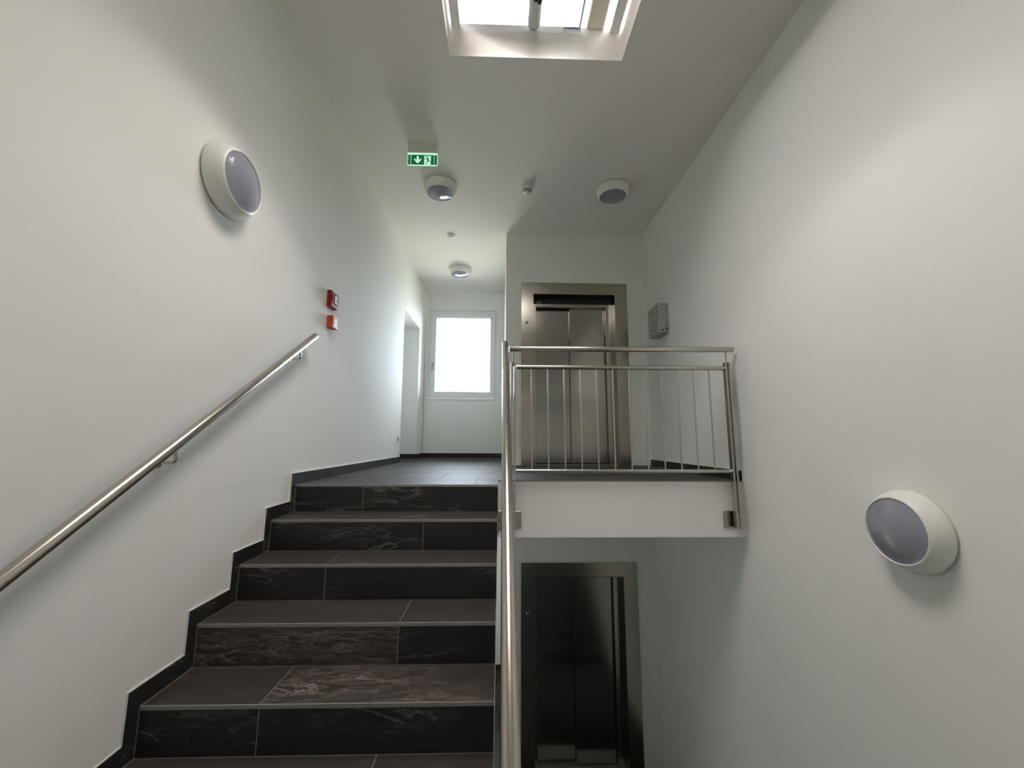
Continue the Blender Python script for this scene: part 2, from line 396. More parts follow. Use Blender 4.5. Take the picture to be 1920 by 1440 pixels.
# ------------------------------------------------------------------ the flight of stairs
def tile(parent, name, dims, mat, bev=0.0008):
    x0,x1,y0,y1,z0,z1 = dims
    bmx = bmesh.new(); bx(bmx, *dims, bev=bev)
    return obj(name, bmx, mat, parent, origin=((x0+x1)/2,(y0+y1)/2,(z0+z1)/2))
def flight(name, x0, x1, ytop, ztop, n, up=1, detailed=True):
    """top nosing at (ytop, ztop); steps go down towards -Y (up=1) or +Y (up=-1)"""
    root = empty(name, ((x0+x1)/2, ytop - up*(n-1)*G, ztop - n*RI))
    s = up
    bm = bmesh.new()
    pts = [(ytop + s*0.02, ztop - TT)]
    for k in range(n):
        yk = ytop - s*k*G + s*TT; zk = ztop - k*RI - TT
        pts.append((yk, zk)); pts.append((yk, zk - RI))
    yb = ytop - s*(n-1)*G
    pts.append((yb + s*0.30, ztop - n*RI - TT)); pts.append((ytop + s*0.02, ztop - RI - 0.26))
    fs = poly(bm, pts, 'X', x0 - (0.005 if s > 0 else 0), x1)
    for f in fs[2:2+2*n+1]: f.material_index = 1
    obj('stair_body', bm, [SLABP, GROUT], root)
    g = 0.0017
    for k in range(n):
        yk = ytop - s*k*G; zk = ztop - k*RI
        jt = -0.887 if k % 2 == 0 else -0.446
        jx = [x0, x0 + (jt - XSK) if s > 0 else x0 + 0.9*(1 if k % 2 else 0.5), x1]
        if not detailed: jx = [x0, x0+0.9, x1]
        for i in range(2):
            a, b = jx[i]+g, jx[i+1]-g
            if i == 0: a += 0.0015
            if i == 1: b = jx[2]
            ya, yb_ = sorted((yk, yk + s*0.006))
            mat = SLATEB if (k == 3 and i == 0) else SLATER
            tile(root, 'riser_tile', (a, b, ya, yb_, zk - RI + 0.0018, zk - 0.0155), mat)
        if k > 0:
            jt = -0.446 if k % 2 == 1 else -0.890
            jx = [x0, x0 + (jt - XSK) if s > 0 else x0 + 0.9*(0.5 if k % 2 else 1), x1]
            for i in range(2):
                a, b = jx[i]+g, jx[i+1]-g
                if i == 0: a += 0.0015
                if i == 1: b = jx[2]
                ya, yb_ = sorted((yk + s*0.0045, yk + s*(G - 0.002)))
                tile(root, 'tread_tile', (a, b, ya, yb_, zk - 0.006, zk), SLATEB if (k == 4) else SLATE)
        ya, yb_ = sorted((yk - s*0.0012, yk + s*0.0040))
        nb = bmesh.new(); bx(nb, x0+0.001, x1, ya, yb_, zk - 0.0150, zk + 0.0006, 0.0012)
        obj('nosing_strip', nb, NOSE, root, origin=((x0+x1)/2, yk, zk))
    return root
st = flight('staircase', XSK, XS, Y0, ZF, NR)
tag(st, 'flight of dark slate tiled stairs rising to the upper landing along the left wall', 'stairs')
st2 = flight('staircase', XC+0.02, XR-0.002, YM-0.001, ZM, 10, up=-1, detailed=False)
tag(st2, 'lower flight of dark tiled stairs going down along the right wall', 'stairs')

# ------------------------------------------------------------------ skirting tiles
bl = struct(empty('baseboard_left', (XSK, Y0, ZF)))
def skirt(parent, dims, seal):
    x0,x1,y0,y1,z0,z1 = dims
    tile(parent, 'skirting_tile', dims, SLATER)
    b2 = bmesh.new()
    for s_ in seal: bx(b2, *s_)
    if seal: obj('sealant', b2, SEAL, parent)
    else: b2.free()
def lx(z): return XL(z) + 0.0002
SH = 0.072; SW = 0.053
for k in range(NR):
    yk = Y0 - k*G; zk = ZF - k*RI
    # upright piece beside the riser
    skirt(bl, (XSK-0.0105, XSK, yk-SW+0.001, yk-0.0022, zk-RI+0.002, zk-0.0012),
          [(XSK-0.013, XSK-0.002, yk-SW-0.003, yk-SW+0.0008, zk-RI+SH, zk+SH+0.003)])
    if k > 0:
        skirt(bl, (XSK-0.0105, XSK, yk-SW+0.001, yk+G-SW-0.001, zk+0.0012, zk+SH),
              [(XSK-0.013, XSK-0.003, yk-SW-0.002, yk+G-SW, zk+SH, zk+SH+0.0035)])
js = [Y0-SW+0.001, 3.10, 4.00, 4.90, NY0-0.004]
for i in range(4):
    skirt(bl, (XSK-0.0105, XSK, js[i], js[i+1]-0.002, ZF+0.0008, ZF+SH),
          [(XL(ZF)-0.004, XSK-0.003, js[i], js[i+1], ZF+SH, ZF+SH+0.0035)])
skirt(bl, (XL(0)-0.29, XSK-0.0005, NY1-0.011, NY1-0.0005, ZF+0.0008, ZF+SH), [(XL(0)-0.29, XSK-0.003, NY1-0.008, NY1-0.0002, ZF+SH, ZF+SH+0.003)])
skirt(bl, (XSK-0.0105, XSK, NY1, YW-0.012, ZF+0.0008, ZF+SH), [(XL(ZF)-0.003, XSK-0.003, NY1, YW-0.003, ZF+SH, ZF+SH+0.003)])
bb = struct(empty('baseboard_back', (XSK, YW, ZF)))
for zf in (ZF, ZL):
    xs = [XSK-0.008, -0.85, -0.02, XC-0.001]
    for i in range(3):
        skirt(bb, (xs[i], xs[i+1]-0.002, YW-0.0105, YW-0.0003, zf+0.0008, zf+SH), [(xs[i], xs[i+1], YW-0.007, YW-0.0002, zf+SH, zf+SH+0.003)])
br = struct(empty('baseboard_right', (XR, YS, ZF)))
for zf in (ZF, ZL):
    ys = [YS-0.012, 3.55, 4.15, YE-0.002]
    for i in range(3):
        skirt(br, (XR-0.0105, XR-0.0003, ys[i]+(0.004 if i == 0 else 0), ys[i+1]-0.002, zf+0.0008 - (0.0015 if i==0 else 0), zf+SH),
              [(XR-0.008, XR-0.0002, ys[i], ys[i+1], zf+SH, zf+SH+0.003)] + ([(XR-0.012, XR-0.0002, ys[0]-0.001, ys[0]+0.0035, zf-0.004, zf+SH+0.003)] if i == 0 else []))

# ------------------------------------------------------------------ windows
def window(idx, dz):
    root = struct(empty('window_%d' % idx, ((WX0+WX1)/2, YW, WZ0+dz)))
    z0, z1 = WZ0+dz, WZ1+dz
    def ring(name, x0, x1, za, zb, wdt, y0, y1, mat, bev=0.003):
        bmx = bmesh.new()
        bx(bmx, x0, x0+wdt, y0, y1, za, zb, bev); bx(bmx, x1-wdt, x1, y0, y1, za, zb, bev)
        bx(bmx, x0+wdt, x1-wdt, y0, y1, za, za+wdt, bev); bx(bmx, x0+wdt, x1-wdt, y0, y1, zb-wdt, zb, bev)
        return obj(name, bmx, mat, root)
    ring('window_frame', WX0+0.001, WX1-0.001, z0+0.018, z1-0.001, 0.062, YW+0.045, YW+0.115, WPVC)
    sx0, sx1, sz0, sz1 = WX0+0.040, WX1-0.030, z0+0.062, z1-0.052
    sash = ring('window_sash', sx0, sx1, sz0, sz1, 0.085, YW+0.026, YW+0.092, WPVC, 0.006)
    bmx = bmesh.new(); bx(bmx, sx0+0.080, sx1-0.080, YW+0.058, YW+0.064, sz0+0.080, sz1-0.080); obj('window_pane', bmx, GLASS, root)
    bmx = bmesh.new(); bx(bmx, WX0-0.012, WX1+0.006, YW-0.016, YW+0.045, z0-0.003, z0+0.018, 0.003); obj('window_sill', bmx, WPVC, root)
    hz = z0 + 0.62; hx = sx0+0.040
    bmx = bmesh.new(); bx(bmx, hx-0.014, hx+0.014, YW+0.016, YW+0.0265, hz-0.035, hz+0.035, 0.004)
    cyl(bmx, (hx, YW+0.018, hz), (hx, YW-0.022, hz), 0.009, 12)
    bx(bmx, hx-0.010, hx+0.010, YW-0.030, YW-0.018, hz-0.115, hz+0.012, 0.004)
    obj('window_handle', bmx, simple('handle_silver', (0.38,0.39,0.40), 0.35, 0.5), sash)
    for hzz in (sz0+0.06, sz1-0.06):
        bmx = bmesh.new(); cyl(bmx, (sx1+0.004, YW+0.022, hzz-0.04), (sx1+0.004, YW+0.022, hzz+0.04), 0.007, 12); obj('hinge', bmx, WPLA, sash)
    # thin bright plaster bead round the opening
    return root
window(1, 0); window(2, ZL-ZF)

# skylight: curb, frame, middle beam with chain drive, domed acrylic, members beyond the dome
sk = struct(empty('window_3', ((SKX0+SKX1)/2, (SKY0+SKY1)/2, SKT)))
bmx = bmesh.new()
t = 0.004; za_, zb_ = H-0.002, H+0.006
bx(bmx, SKX0, SKX0+t, SKY0, SKY1, za_, zb_); bx(bmx, SKX1-t, SKX1, SKY0, SKY1, za_, zb_)
bx(bmx, SKX0+t, SKX1-t, SKY1-t, SKY1, za_, zb_); bx(bmx, SKX0+t, SKX1-t, SKY0, SKY0+t, za_, zb_)
obj('reveal_edge', bmx, SEAL, sk)
bmx = bmesh.new()
cz = SKT+0.055
bx(bmx, SKX0-0.10, SKX0-0.0, SKY0-0.10, SKY1+0.10, SKT, cz); bx(bmx, SKX1, SKX1+0.10, SKY0-0.10, SKY1+0.10, SKT, cz)
bx(bmx, SKX0, SKX1, SKY1, SKY1+0.10, SKT, cz); bx(bmx, SKX0, SKX1, SKY0-0.10, SKY0, SKT, cz)
obj('curb', bmx, WPVC, sk)
bmx = bmesh.new(); zf_ = SKT
bx(bmx, SKX0+0.012, SKX0+0.075, SKY0, SKY1-0.004, zf_+0.00, zf_+0.05, 0.004); cyl(bmx, (SKX0+0.045, SKY1-0.045, zf_-0.001), (SKX0+0.045, SKY1-0.045, zf_+0.002), 0.006)
obj('side_profile', bmx, WPVC, sk)
bmx = bmesh.new()
bx(bmx, SKX1-0.085, SKX1-0.018, SKY0, SKY1-0.004, zf_+0.00, zf_+0.05, 0.004); cyl(bmx, (SKX1-0.055, SKY1-0.045, zf_-0.001), (SKX1-0.055, SKY1-0.045, zf_+0.002), 0.006)
obj('side_profile', bmx, WPVC, sk)
bmx = bmesh.new(); bx(bmx, 0.163, 0.247, SKY0, SKY1-0.001, zf_+0.002, zf_+0.09, 0.020); obj('middle_beam', bmx, simple('beam_grey', (0.62,0.63,0.62), 0.45), sk)
bmx = bmesh.new(); bx(bmx, 0.190, 0.245, SKY1-0.62, SKY1-0.205, zf_-0.02, zf_+0.03, 0.004)
obj('chain_drive', bmx, DARK, sk)
bmx = bmesh.new(); bx(bmx, 0.215, 0.238, SKY1-0.230, SKY1-0.200, zf_-0.030, zf_-0.018, 0.002); obj('drive_end', bmx, BLACK, sk)
bmx = bmesh.new(); bx(bmx, 0.575, 0.700, SKY0, SKY1, zf_+0.035, zf_+0.10, 0.008); obj('cross_beam', bmx, BEIGE, sk)
bmx = bmesh.new(); bx(bmx, 0.520, 0.535, SKY0, SKY1, zf_+0.03, zf_+0.07, 0.002); obj('glazing_bar', bmx, WPVC, sk)
bmx = bmesh.new(); bx(bmx, 0.415, 0.420, SKY0, SKY1, zf_+0.035, zf_+0.05, 0.001); obj('glazing_bar', bmx, WPVC, sk)
bmx = bmesh.new(); bx(bmx, 0.420, 0.520, SKY0, SKY1, zf_+0.040, zf_+0.046); obj('blue_panel', bmx, BLUEG, sk)
bmx = bmesh.new()   # dome
nn = 14; cxm, cym = (SKX0+SKX1)/2, (SKY0+SKY1)/2; hx_, hy_ = (SKX1-SKX0)/2+0.10, (SKY1-SKY0)/2+0.10
top = [[None]*(nn+1) for _ in range(nn+1)]; bot = [[None]*(nn+1) for _ in range(nn+1)]
for i in range(nn+1):
    for j in range(nn+1):
        u, v_ = -1+2*i/nn, -1+2*j/nn
        zz_ = cz + 0.22*(1-u**4)*(1-v_**4)
        top[i][j] = bmx.verts.new((cxm+u*hx_, cym+v_*hy_, zz_+0.004)); bot[i][j] = bmx.verts.new((cxm+u*hx_, cym+v_*hy_, zz_))
for i in range(nn):
    for j in range(nn):
        f = bmx.faces.new([top[i][j], top[i+1][j], top[i+1][j+1], top[i][j+1]]); f.smooth = True
        f = bmx.faces.new([bot[i][j], bot[i][j+1], bot[i+1][j+1], bot[i+1][j]]); f.smooth = True
for i in range(nn):
    for a, b in (((i,0),(i+1,0)), ((i+1,nn),(i,nn)), ((0,i+1),(0,i)), ((nn,i),(nn,i+1))):
        bmx.faces.new([top[a[0]][a[1]], bot[a[0]][a[1]], bot[b[0]][b[1]], top[b[0]][b[1]]])
obj('dome', bmx, DOMEG, sk)

# ------------------------------------------------------------------ lift entrances
def lift(ztop_out, ztop_in, zfl, label, upper):
    root = empty('lift_entrance', (0.9, YE, zfl))
    X0, X1 = 0.240, 1.560
    y0, y1 = YE-0.014, YE-0.0003
    b = bmesh.new(); poly(b, [(X0,zfl),(LX0,zfl),(LX0,ztop_in),(X0,ztop_out)], 'Y', y0, y1); 
    fl_ = obj('frame_panel', b, LIFT, root)
    b = bmesh.new(); poly(b, [(LX1,zfl),(X1,zfl),(X1,ztop_out),(LX1,ztop_in)], 'Y', y0, y1); obj('frame_panel', b, LIFT, root)
    b = bmesh.new(); poly(b, [(X0+0.001,ztop_out),(LX0+0.0005,ztop_in+0.0008),(LX1-0.0005,ztop_in+0.0008),(X1-0.001,ztop_out)], 'Y', y0+0.0006, y1); obj('frame_panel', b, LIFT, root)
    yr = YE+0.150
    # reveal lining
    b = bmesh.new(); bx(b, LX0, LX0+0.004, y0+0.001, yr, zfl, ztop_in); obj('reveal_panel', b, LIFT, root)
    b = bmesh.new(); bx(b, LX1-0.004, LX1, y0+0.001, yr, zfl, ztop_in); obj('reveal_panel', b, LIFT, root)
    b = bmesh.new(); bx(b, LX0+0.004, LX1-0.004, y0+0.001, yr, ztop_in-0.004, ztop_in); obj('reveal_panel', b, DARK, root)
    # inner door frame
    dz1 = zfl + 1.985; fx0, fx1 = LX0+0.048, LX1-0.085
    b = bmesh.new(); bx(b, LX0+0.004, fx0, yr-0.02, yr+0.03, zfl, dz1+0.035, 0.002); obj('door_post', b, LIFT, root)
    b = bmesh.new(); bx(b, fx1, LX1-0.004, yr-0.02, yr+0.03, zfl, dz1+0.035, 0.002); obj('door_post', b, LIFT, root)
    b = bmesh.new(); bx(b, fx0, fx1, yr-0.02, yr+0.03, dz1, dz1+0.035, 0.002); obj('door_head', b, LIFT, root)
    b = bmesh.new(); bx(b, LX0+0.004, LX1-0.004, yr+0.00, yr+0.02, dz1+0.035, ztop_in-0.004); hp = obj('header_panel', b, DARK, root)
    # floor display on the header
    b = bmesh.new(); bx(b, LX0+0.058, LX0+0.118, yr-0.012, yr, dz1+0.045, dz1+0.075, 0.003); fd = obj('floor_display', b, simple('display_grey', (0.32,0.33,0.33), 0.3) if upper else DARK, hp)
    b = bmesh.new(); bx(b, LX0+0.068, LX0+0.108, yr-0.0128, yr-0.0119, dz1+0.052, dz1+0.068); obj('display_screen', b, BLACK, hp)
    split = 0.870
    def leaf(x0, x1, ya, yb):
        b = bmesh.new(); bx(b, x0, x1, ya, yb, zfl+0.012, dz1+0.03, 0.002); return obj('door_panel', b, DOORM, root)
    leaf(fx0-0.03, split+0.02, yr+0.085, yr+0.115)
    leaf(split, fx1+0.03, yr+0.045, yr+0.075)
    b = bmesh.new(); bx(b, LX0+0.004, LX1-0.004, y0+0.004, yr+0.03, zfl-0.010, zfl+0.0015); 
    bx(b, LX0+0.004, LX1-0.004, yr+0.03, yr+0.14, zfl-0.020, zfl-0.002)
    for q in range(4): bx(b, LX0+0.004, LX1-0.004, yr+0.034+q*0.027, yr+0.045+q*0.027, zfl-0.004, zfl+0.0015)
    obj('door_sill', b, simple('sill_alu', (0.30,0.29,0.27), 0.4, 0.7), root)
    # unseen black panel added behind the leaves to stop light leaking through
    b = bmesh.new(); bx(b, LX0-0.05, LX1+0.05, YE+0.302, YE+0.32, zfl-0.2, ztop_in+0.2); obj('shaft_light_block', b, BLACK, root)
    # key switch and call plate
    kz = ztop_out - 0.520 if upper else ztop_out - 0.520
    b = bmesh.new()
    lathe(b, [(0,0.003),(0.014,0.003),(0.016,0.0045),(0.020,0.0045),(0.022,0.0)], 24)
    bmesh.ops.rotate(b, verts=b.verts[:], cent=(0,0,0), matrix=Matrix.Rotation(math.radians(90), 3, 'X'))
    bmesh.ops.translate(b, verts=b.verts[:], vec=(0.310, y0, kz)); ks = obj('key_switch', b, TUBE, root)
    b = bmesh.new(); bx(b, -0.0025, 0.0025, -0.0055, -0.003, -0.010, 0.010)
    bmesh.ops.rotate(b, verts=b.verts[:], cent=(0,0,0), matrix=Matrix.Rotation(math.radians(-40), 3, 'Y'))
    bmesh.ops.translate(b, verts=b.verts[:], vec=(0.310, y0, kz)); obj('key_slot', b, BLACK, ks)
    b = bmesh.new(); bx(b, LX0+0.010, LX0+0.028, yr-0.026, yr-0.020, zfl+1.02, zfl+1.13, 0.002); obj('call_plate', b, TUBE, root)
    tag(root, label, 'elevator'); return root
lift(1.962, LT_U, ZF, 'brushed steel lift doorway on the upper landing behind the railing', True)
lift(-1.372, LT_L, ZL, 'dark steel lift doorway on the storey below, under the landing slab', False)

# ------------------------------------------------------------------ round bulkhead lamps
def lamp(loc, rot, label):
    root = empty('round_lamp', (0,0,0))
    R = 0.172
    b = bmesh.new(); lathe(b, [(0,0),(R-0.016,0),(R-0.016,0.008),(0,0.008)], 56); obj('shadow_gap_plate', b, DARK, root)  # dark disc, its colour stands in for the shadow gap behind the ring
    b = bmesh.new(); lathe(b, [(R-0.012,0.006),(R-0.002,0.006),(R,0.010),(R,0.022),(R-0.005,0.040),(R-0.015,0.064),(R-0.025,0.080),(R-0.031,0.087),(R-0.035,0.088),(R-0.038,0.085),(R-0.038,0.070)], 72)
    obj('outer_ring', b, LRING, root)
    rr = R-0.0385; b = bmesh.new(); prof = [(rr,0.070),(rr,0.083)]
    for i in range(1, 13):
        a = i/12; prof.append((rr*(1-a), 0.081+0.032*(1-(1-a)**2)))
    prof[-1] = (0, prof[-1][1]); lathe(b, prof, 72); obj('diffuser', b, LDIF, root)
    root.location = loc; root.rotation_euler = rot
    tag(root, label, 'lamp', 'round bulkhead lamps'); return root
q90 = math.radians(90)
lamp((XL(1.235)+0.0005, 1.800, 1.235), (0, q90, 0), 'round white and grey wall lamp high on the left wall')
lamp((XR-0.0005, 1.738, -0.378), (0, -q90, 0), 'round white and grey wall lamp low on the right wall')
lamp((-0.650, 3.800, H-0.0005), (math.pi, 0, 0), 'round ceiling lamp just behind the green exit sign')
lamp((1.150, 3.800, H-0.0005), (math.pi, 0, 0), 'round ceiling lamp near the right wall in front of the upper lift')
lamp((-0.655, 5.830, H-0.0005), (math.pi, 0, 0), 'round ceiling lamp at the end of the corridor near the window')

# smoke detector
sd = empty('smoke_detector', (0,0,0))
b = bmesh.new(); lathe(b, [(0,0),(0.052,0),(0.054,0.004),(0.054,0.016),(0.050,0.020),(0,0.020)], 40); obj('detector_base', b, WPLA, sd)
b = bmesh.new(); lathe(b, [(0.047,0.020),(0.047,0.030),(0.044,0.036),(0,0.036)], 40); obj('detector_body', b, WPLA, sd)
b = bmesh.new(); lathe(b, [(0.0435,0.036),(0.0425,0.043),(0,0.043)], 40); obj('dark_slot', b, BLACK, sd)
b = bmesh.new(); lathe(b, [(0,0.043),(0.0445,0.043),(0.042,0.048),(0,0.048)], 40); obj('detector_ring', b, WPLA, sd)
b = bmesh.new(); lathe(b, [(0.0385,0.048),(0.0375,0.055),(0,0.055)], 40); obj('dark_slot', b, BLACK, sd)
b = bmesh.new(); lathe(b, [(0,0.055),(0.038,0.055),(0.034,0.062),(0.020,0.067),(0,0.068)], 40); obj('detector_cap', b, WPLA, sd)
for a in range(6):
    an = a*math.pi/3+0.3; c, s_ = math.cos(an), math.sin(an)
    b = bmesh.new(); cyl(b, (0.0425*c, 0.0425*s_, 0.034), (0.036*c, 0.036*s_, 0.058), 0.0030, 6)
    obj('rib', b, WPLA, sd)
sd.scale = (1.12, 1.12, 1.05); sd.location = (0.250, 3.80, H-0.0003); sd.rotation_euler = (math.pi, 0, 0)
tag(sd, 'white slotted smoke detector on the ceiling between the two front lamps', 'smoke detector')
b = bmesh.new(); lathe(b, [(0,0),(0.018,0),(0.018,0.010),(0.014,0.014),(0,0.014)], 20)
pb = obj('indicator_button', b, WPLA); pb.location = (0.305, 3.66, H-0.0003); pb.rotation_euler = (math.pi,0,0)
tag(pb, 'tiny round indicator on the ceiling right beside the smoke detector', 'indicator')
# motion sensor
ms = empty('motion_sensor', (0,0,0))
b = bmesh.new(); lathe(b, [(0,0),(0.054,0),(0.054,0.006),(0.046,0.020),(0.030,0.026),(0.030,0.022),(0,0.022)], 40); obj('sensor_ring', b, WPLA, ms)
b = bmesh.new(); lathe(b, [(0.028,0.022),(0.025,0.026),(0.016,0.030),(0,0.031)], 32); obj('sensor_lens', b, simple('sensor_lens_grey', (0.36,0.35,0.33), 0.35), ms)
ms.location = (-0.660, 4.800, H-0.0003); ms.rotation_euler = (math.pi,0,0)
tag(ms, 'small round white sensor on the corridor ceiling between two lamps', 'sensor')

# exit sign
es = empty('exit_sign', (-0.715, 3.22, H))
b = bmesh.new(); bx(b, -0.847, -0.587, 3.200, 3.262, 2.517, H-0.0004, 0.004); obj('sign_housing', b, WPLA, es)
b = bmesh.new(); bx(b, -0.845, -0.583, 3.198, 3.226, 2.503, 2.516, 0.002); obj('light_strip', b, GLIGHT, es)
b = bmesh.new()
pts = []
x0, x1, z0, z1, r_ = -0.845, -0.581, 2.399, 2.503, 0.010
pts = [(x0,z1),(x0,z0+r_),(x0+r_*.3,z0+r_*.3),(x0+r_,z0),(x1-r_,z0),(x1-r_*.3,z0+r_*.3),(x1,z0+r_),(x1,z1)]
poly(b, pts, 'Y', 3.204, 3.212); pn = obj('sign_panel', b, GLIGHT, es)
b = bmesh.new(); bx(b, x0+0.0045, x1-0.0045, 3.2028, 3.204, z0+0.0055, z1-0.002); gp = obj('green_face', b, GREEN, pn)
b = bmesh.new(); y_a, y_b = 3.2016, 3.2028
bx(b, -0.8165, -0.8135, y_a, y_b, z0+0.006, z1-0.003); obj('border_line', b, GLIGHT, pn)
b = bmesh.new(); bx(b, -0.613, -0.610, y_a, y_b, z0+0.006, z1-0.003); obj('border_line', b, GLIGHT, pn)
b = bmesh.new(); cx_, cz_ = -0.7555, 2.452
poly(b, [(cx_-0.009,cz_+0.034),(cx_+0.009,cz_+0.034),(cx_+0.009,cz_-0.008),(cx_+0.022,cz_+0.007),(cx_+0.030,cz_+0.013),(cx_+0.030,cz_-0.003),(cx_,cz_-0.036),(cx_-0.030,cz_-0.003),(cx_-0.030,cz_+0.013),(cx_-0.022,cz_+0.007),(cx_-0.009,cz_-0.008)], 'Y', y_a, y_b)
obj('down_arrow', b, GLIGHT, pn)
b = bmesh.new(); bx(b, -0.698, -0.640, y_a, y_b, z0+0.008, z1-0.014); obj('door_symbol', b, GLIGHT, pn)
b = bmesh.new(); ya2, yb2 = 3.2004, 3.2016
def limb(b, p, q, wd):
    p, q = Vector(p), Vector(q); d = (q-p).normalized(); nrm = Vector((-d.y, d.x))*wd/2
    poly(b, [tuple(p-nrm), tuple(q-nrm*0.8), tuple(q+nrm*0.8), tuple(p+nrm)], 'Y', ya2, yb2)
hc = (-0.675, 2.479)
poly(b, [(hc[0]+0.0065*math.cos(a*math.pi/6), hc[1]+0.0065*math.sin(a*math.pi/6)) for a in range(12)], 'Y', ya2, yb2)
limb(b, (-0.673,2.468), (-0.662,2.444), 0.013)     # trunk
limb(b, (-0.673,2.466), (-0.690,2.459), 0.005); limb(b, (-0.690,2.459), (-0.697,2.461), 0.005)
limb(b, (-0.671,2.467), (-0.655,2.466), 0.005); limb(b, (-0.655,2.466), (-0.648,2.456), 0.005)
limb(b, (-0.664,2.446), (-0.672,2.431), 0.008); limb(b, (-0.672,2.432), (-0.686,2.415), 0.006)
limb(b, (-0.661,2.446), (-0.651,2.433), 0.008); limb(b, (-0.652,2.434), (-0.634,2.430), 0.006)
obj('running_figure', b, simple('sign_dark_green', (0.01,0.12,0.05), 0.5), pn)
tag(es, 'green illuminated exit sign with down arrow and running figure under the ceiling', 'sign')

# fire alarm sounder and call point on the left wall
def xw(z): return XL(z)
fa = empty('fire_alarm_sounder', (xw(1.08), 3.0, 1.01))
b = bmesh.new(); X_ = xw(1.08)+0.0005
pts = [(1.012,0.026),(1.018,0.036),(1.04,0.043),(1.077,0.046),(1.114,0.043),(1.136,0.036),(1.142,0.026)]
out = [(X_, 1.012)] + [(X_+p_, z_) for z_, p_ in pts] + [(X_, 1.142)]
poly(b, out, 'Y', 2.948, 3.058); body = obj('sounder_body', b, RED, fa)
b = bmesh.new(); bx(b, X_+0.040, X_+0.0475, 2.974, 3.040, 1.040, 1.114, 0.001); obj('label_frame', b, BLACK, fa)
b = bmesh.new(); bx(b, X_+0.047, X_+0.0482, 2.977, 3.026, 1.045, 1.109); obj('label', b, simple('label_white', (0.75,0.70,0.70), 0.4), fa)
b = bmesh.new(); bx(b, X_+0.0482, X_+0.0488, 2.990, 3.012, 1.070, 1.084); obj('label_print', b, simple('print_grey', (0.18,0.18,0.18), 0.5), fa)
tag(fa, 'dark red curved fire alarm sounder, upper of the two red boxes on left wall', 'alarm')
cp = empty('call_point', (xw(0.9), 3.0, 0.85))
X_ = xw(0.9)+0.0005
b = bmesh.new(); bx(b, X_, X_+0.030, 2.966, 3.056, 0.852, 0.947, 0.004); obj('back_box', b, ORED, cp)
b = bmesh.new(); bx(b, X_+0.0305, X_+0.049, 2.964, 3.058, 0.850, 0.949, 0.005); obj('front_cover', b, ORED, cp)
b = bmesh.new(); bx(b, X_+0.047, X_+0.0498, 2.984, 3.043, 0.868, 0.931, 0.001); obj('window_frame', b, BLACK, cp)
b = bmesh.new(); bx(b, X_+0.0495, X_+0.0506, 2.987, 3.034, 0.869, 0.926); obj('break_pane', b, simple('pane_white', (0.78,0.74,0.76), 0.3), cp)
b = bmesh.new()
poly(b, [(3.010+0.007*math.cos(a*math.pi/6), 0.897+0.007*math.sin(a*math.pi/6)) for a in range(12)], 'X', X_+0.0506, X_+0.0512); obj('press_dot', b, BLACK, cp)
tag(cp, 'small orange-red manual call point, lower of the two red boxes on left wall', 'call point')

# power socket
so = empty('power_socket', (xw(0), 5.21, 0.015)); X_ = xw(0)+0.0004
b = bmesh.new(); bx(b, X_, X_+0.010, 5.170, 5.250, -0.028, 0.055, 0.003); obj('socket_plate', b, WPLA, so)
b = bmesh.new()
poly(b, [(5.210+0.021*math.cos(a*math.pi/8), 0.014+0.021*math.sin(a*math.pi/8)) for a in range(16)], 'X', X_+0.010, X_+0.0105); obj('socket_well', b, simple('socket_grey', (0.22,0.22,0.25), 0.5), so)
b = bmesh.new()
for dy in (-0.0095, 0.0095): cyl(b, (X_+0.0104, 5.210+dy, 0.014), (X_+0.011, 5.210+dy, 0.014), 0.0026, 10)
obj('socket_hole', b, BLACK, so)
tag(so, 'white power socket low on the left wall beside the doorway recess', 'socket')

# control box on the right wall
cb = empty('control_box', (XR, 4.22, 1.156))
b = bmesh.new(); bx(b, XR-0.030, XR-0.0005, 4.072, 4.365, 1.158, 1.482, 0.003); obj('back_shell', b, GREYB, cb)
b = bmesh.new(); bx(b, XR-0.109, XR-0.031, 4.070, 4.367, 1.156, 1.484, 0.004); obj('cover', b, GREYB, cb)
b = bmesh.new(); bx(b, XR-0.1102, XR-0.1088, 4.13, 4.27, 1.205, 1.262); lb = obj('label_plate', b, simple('plate_dark', (0.03,0.03,0.03), 0.4), cb)
b = bmesh.new(); bx(b, XR-0.1108, XR-0.1101, 4.138, 4.262, 1.214, 1.253); obj('label', b, simple('plate_light', (0.50,0.46,0.43), 0.4), cb)
for yy, zz_, l in ((4.115,1.395,0.055),(4.10,1.445,0.03),(4.235,1.430,0.03),(4.290,1.405,0.018)):
    b = bmesh.new(); bx(b, XR-0.1102, XR-0.1088, yy-l/2, yy+l/2, zz_-0.006, zz_+0.006); obj('cover_mark', b, BLACK, cb)
for yy, zz_ in ((4.066,1.185),(4.066,1.20)):
    b = bmesh.new(); bx(b, XR-0.085 if zz_<1.19 else XR-0.035, XR-0.055 if zz_<1.19 else XR-0.012, 4.066, 4.0705, zz_-0.008, zz_+0.004, 0.001); obj('side_latch', b, DARK, cb)
tag(cb, 'grey metal control box with small label on the right wall beside the lift', 'box')

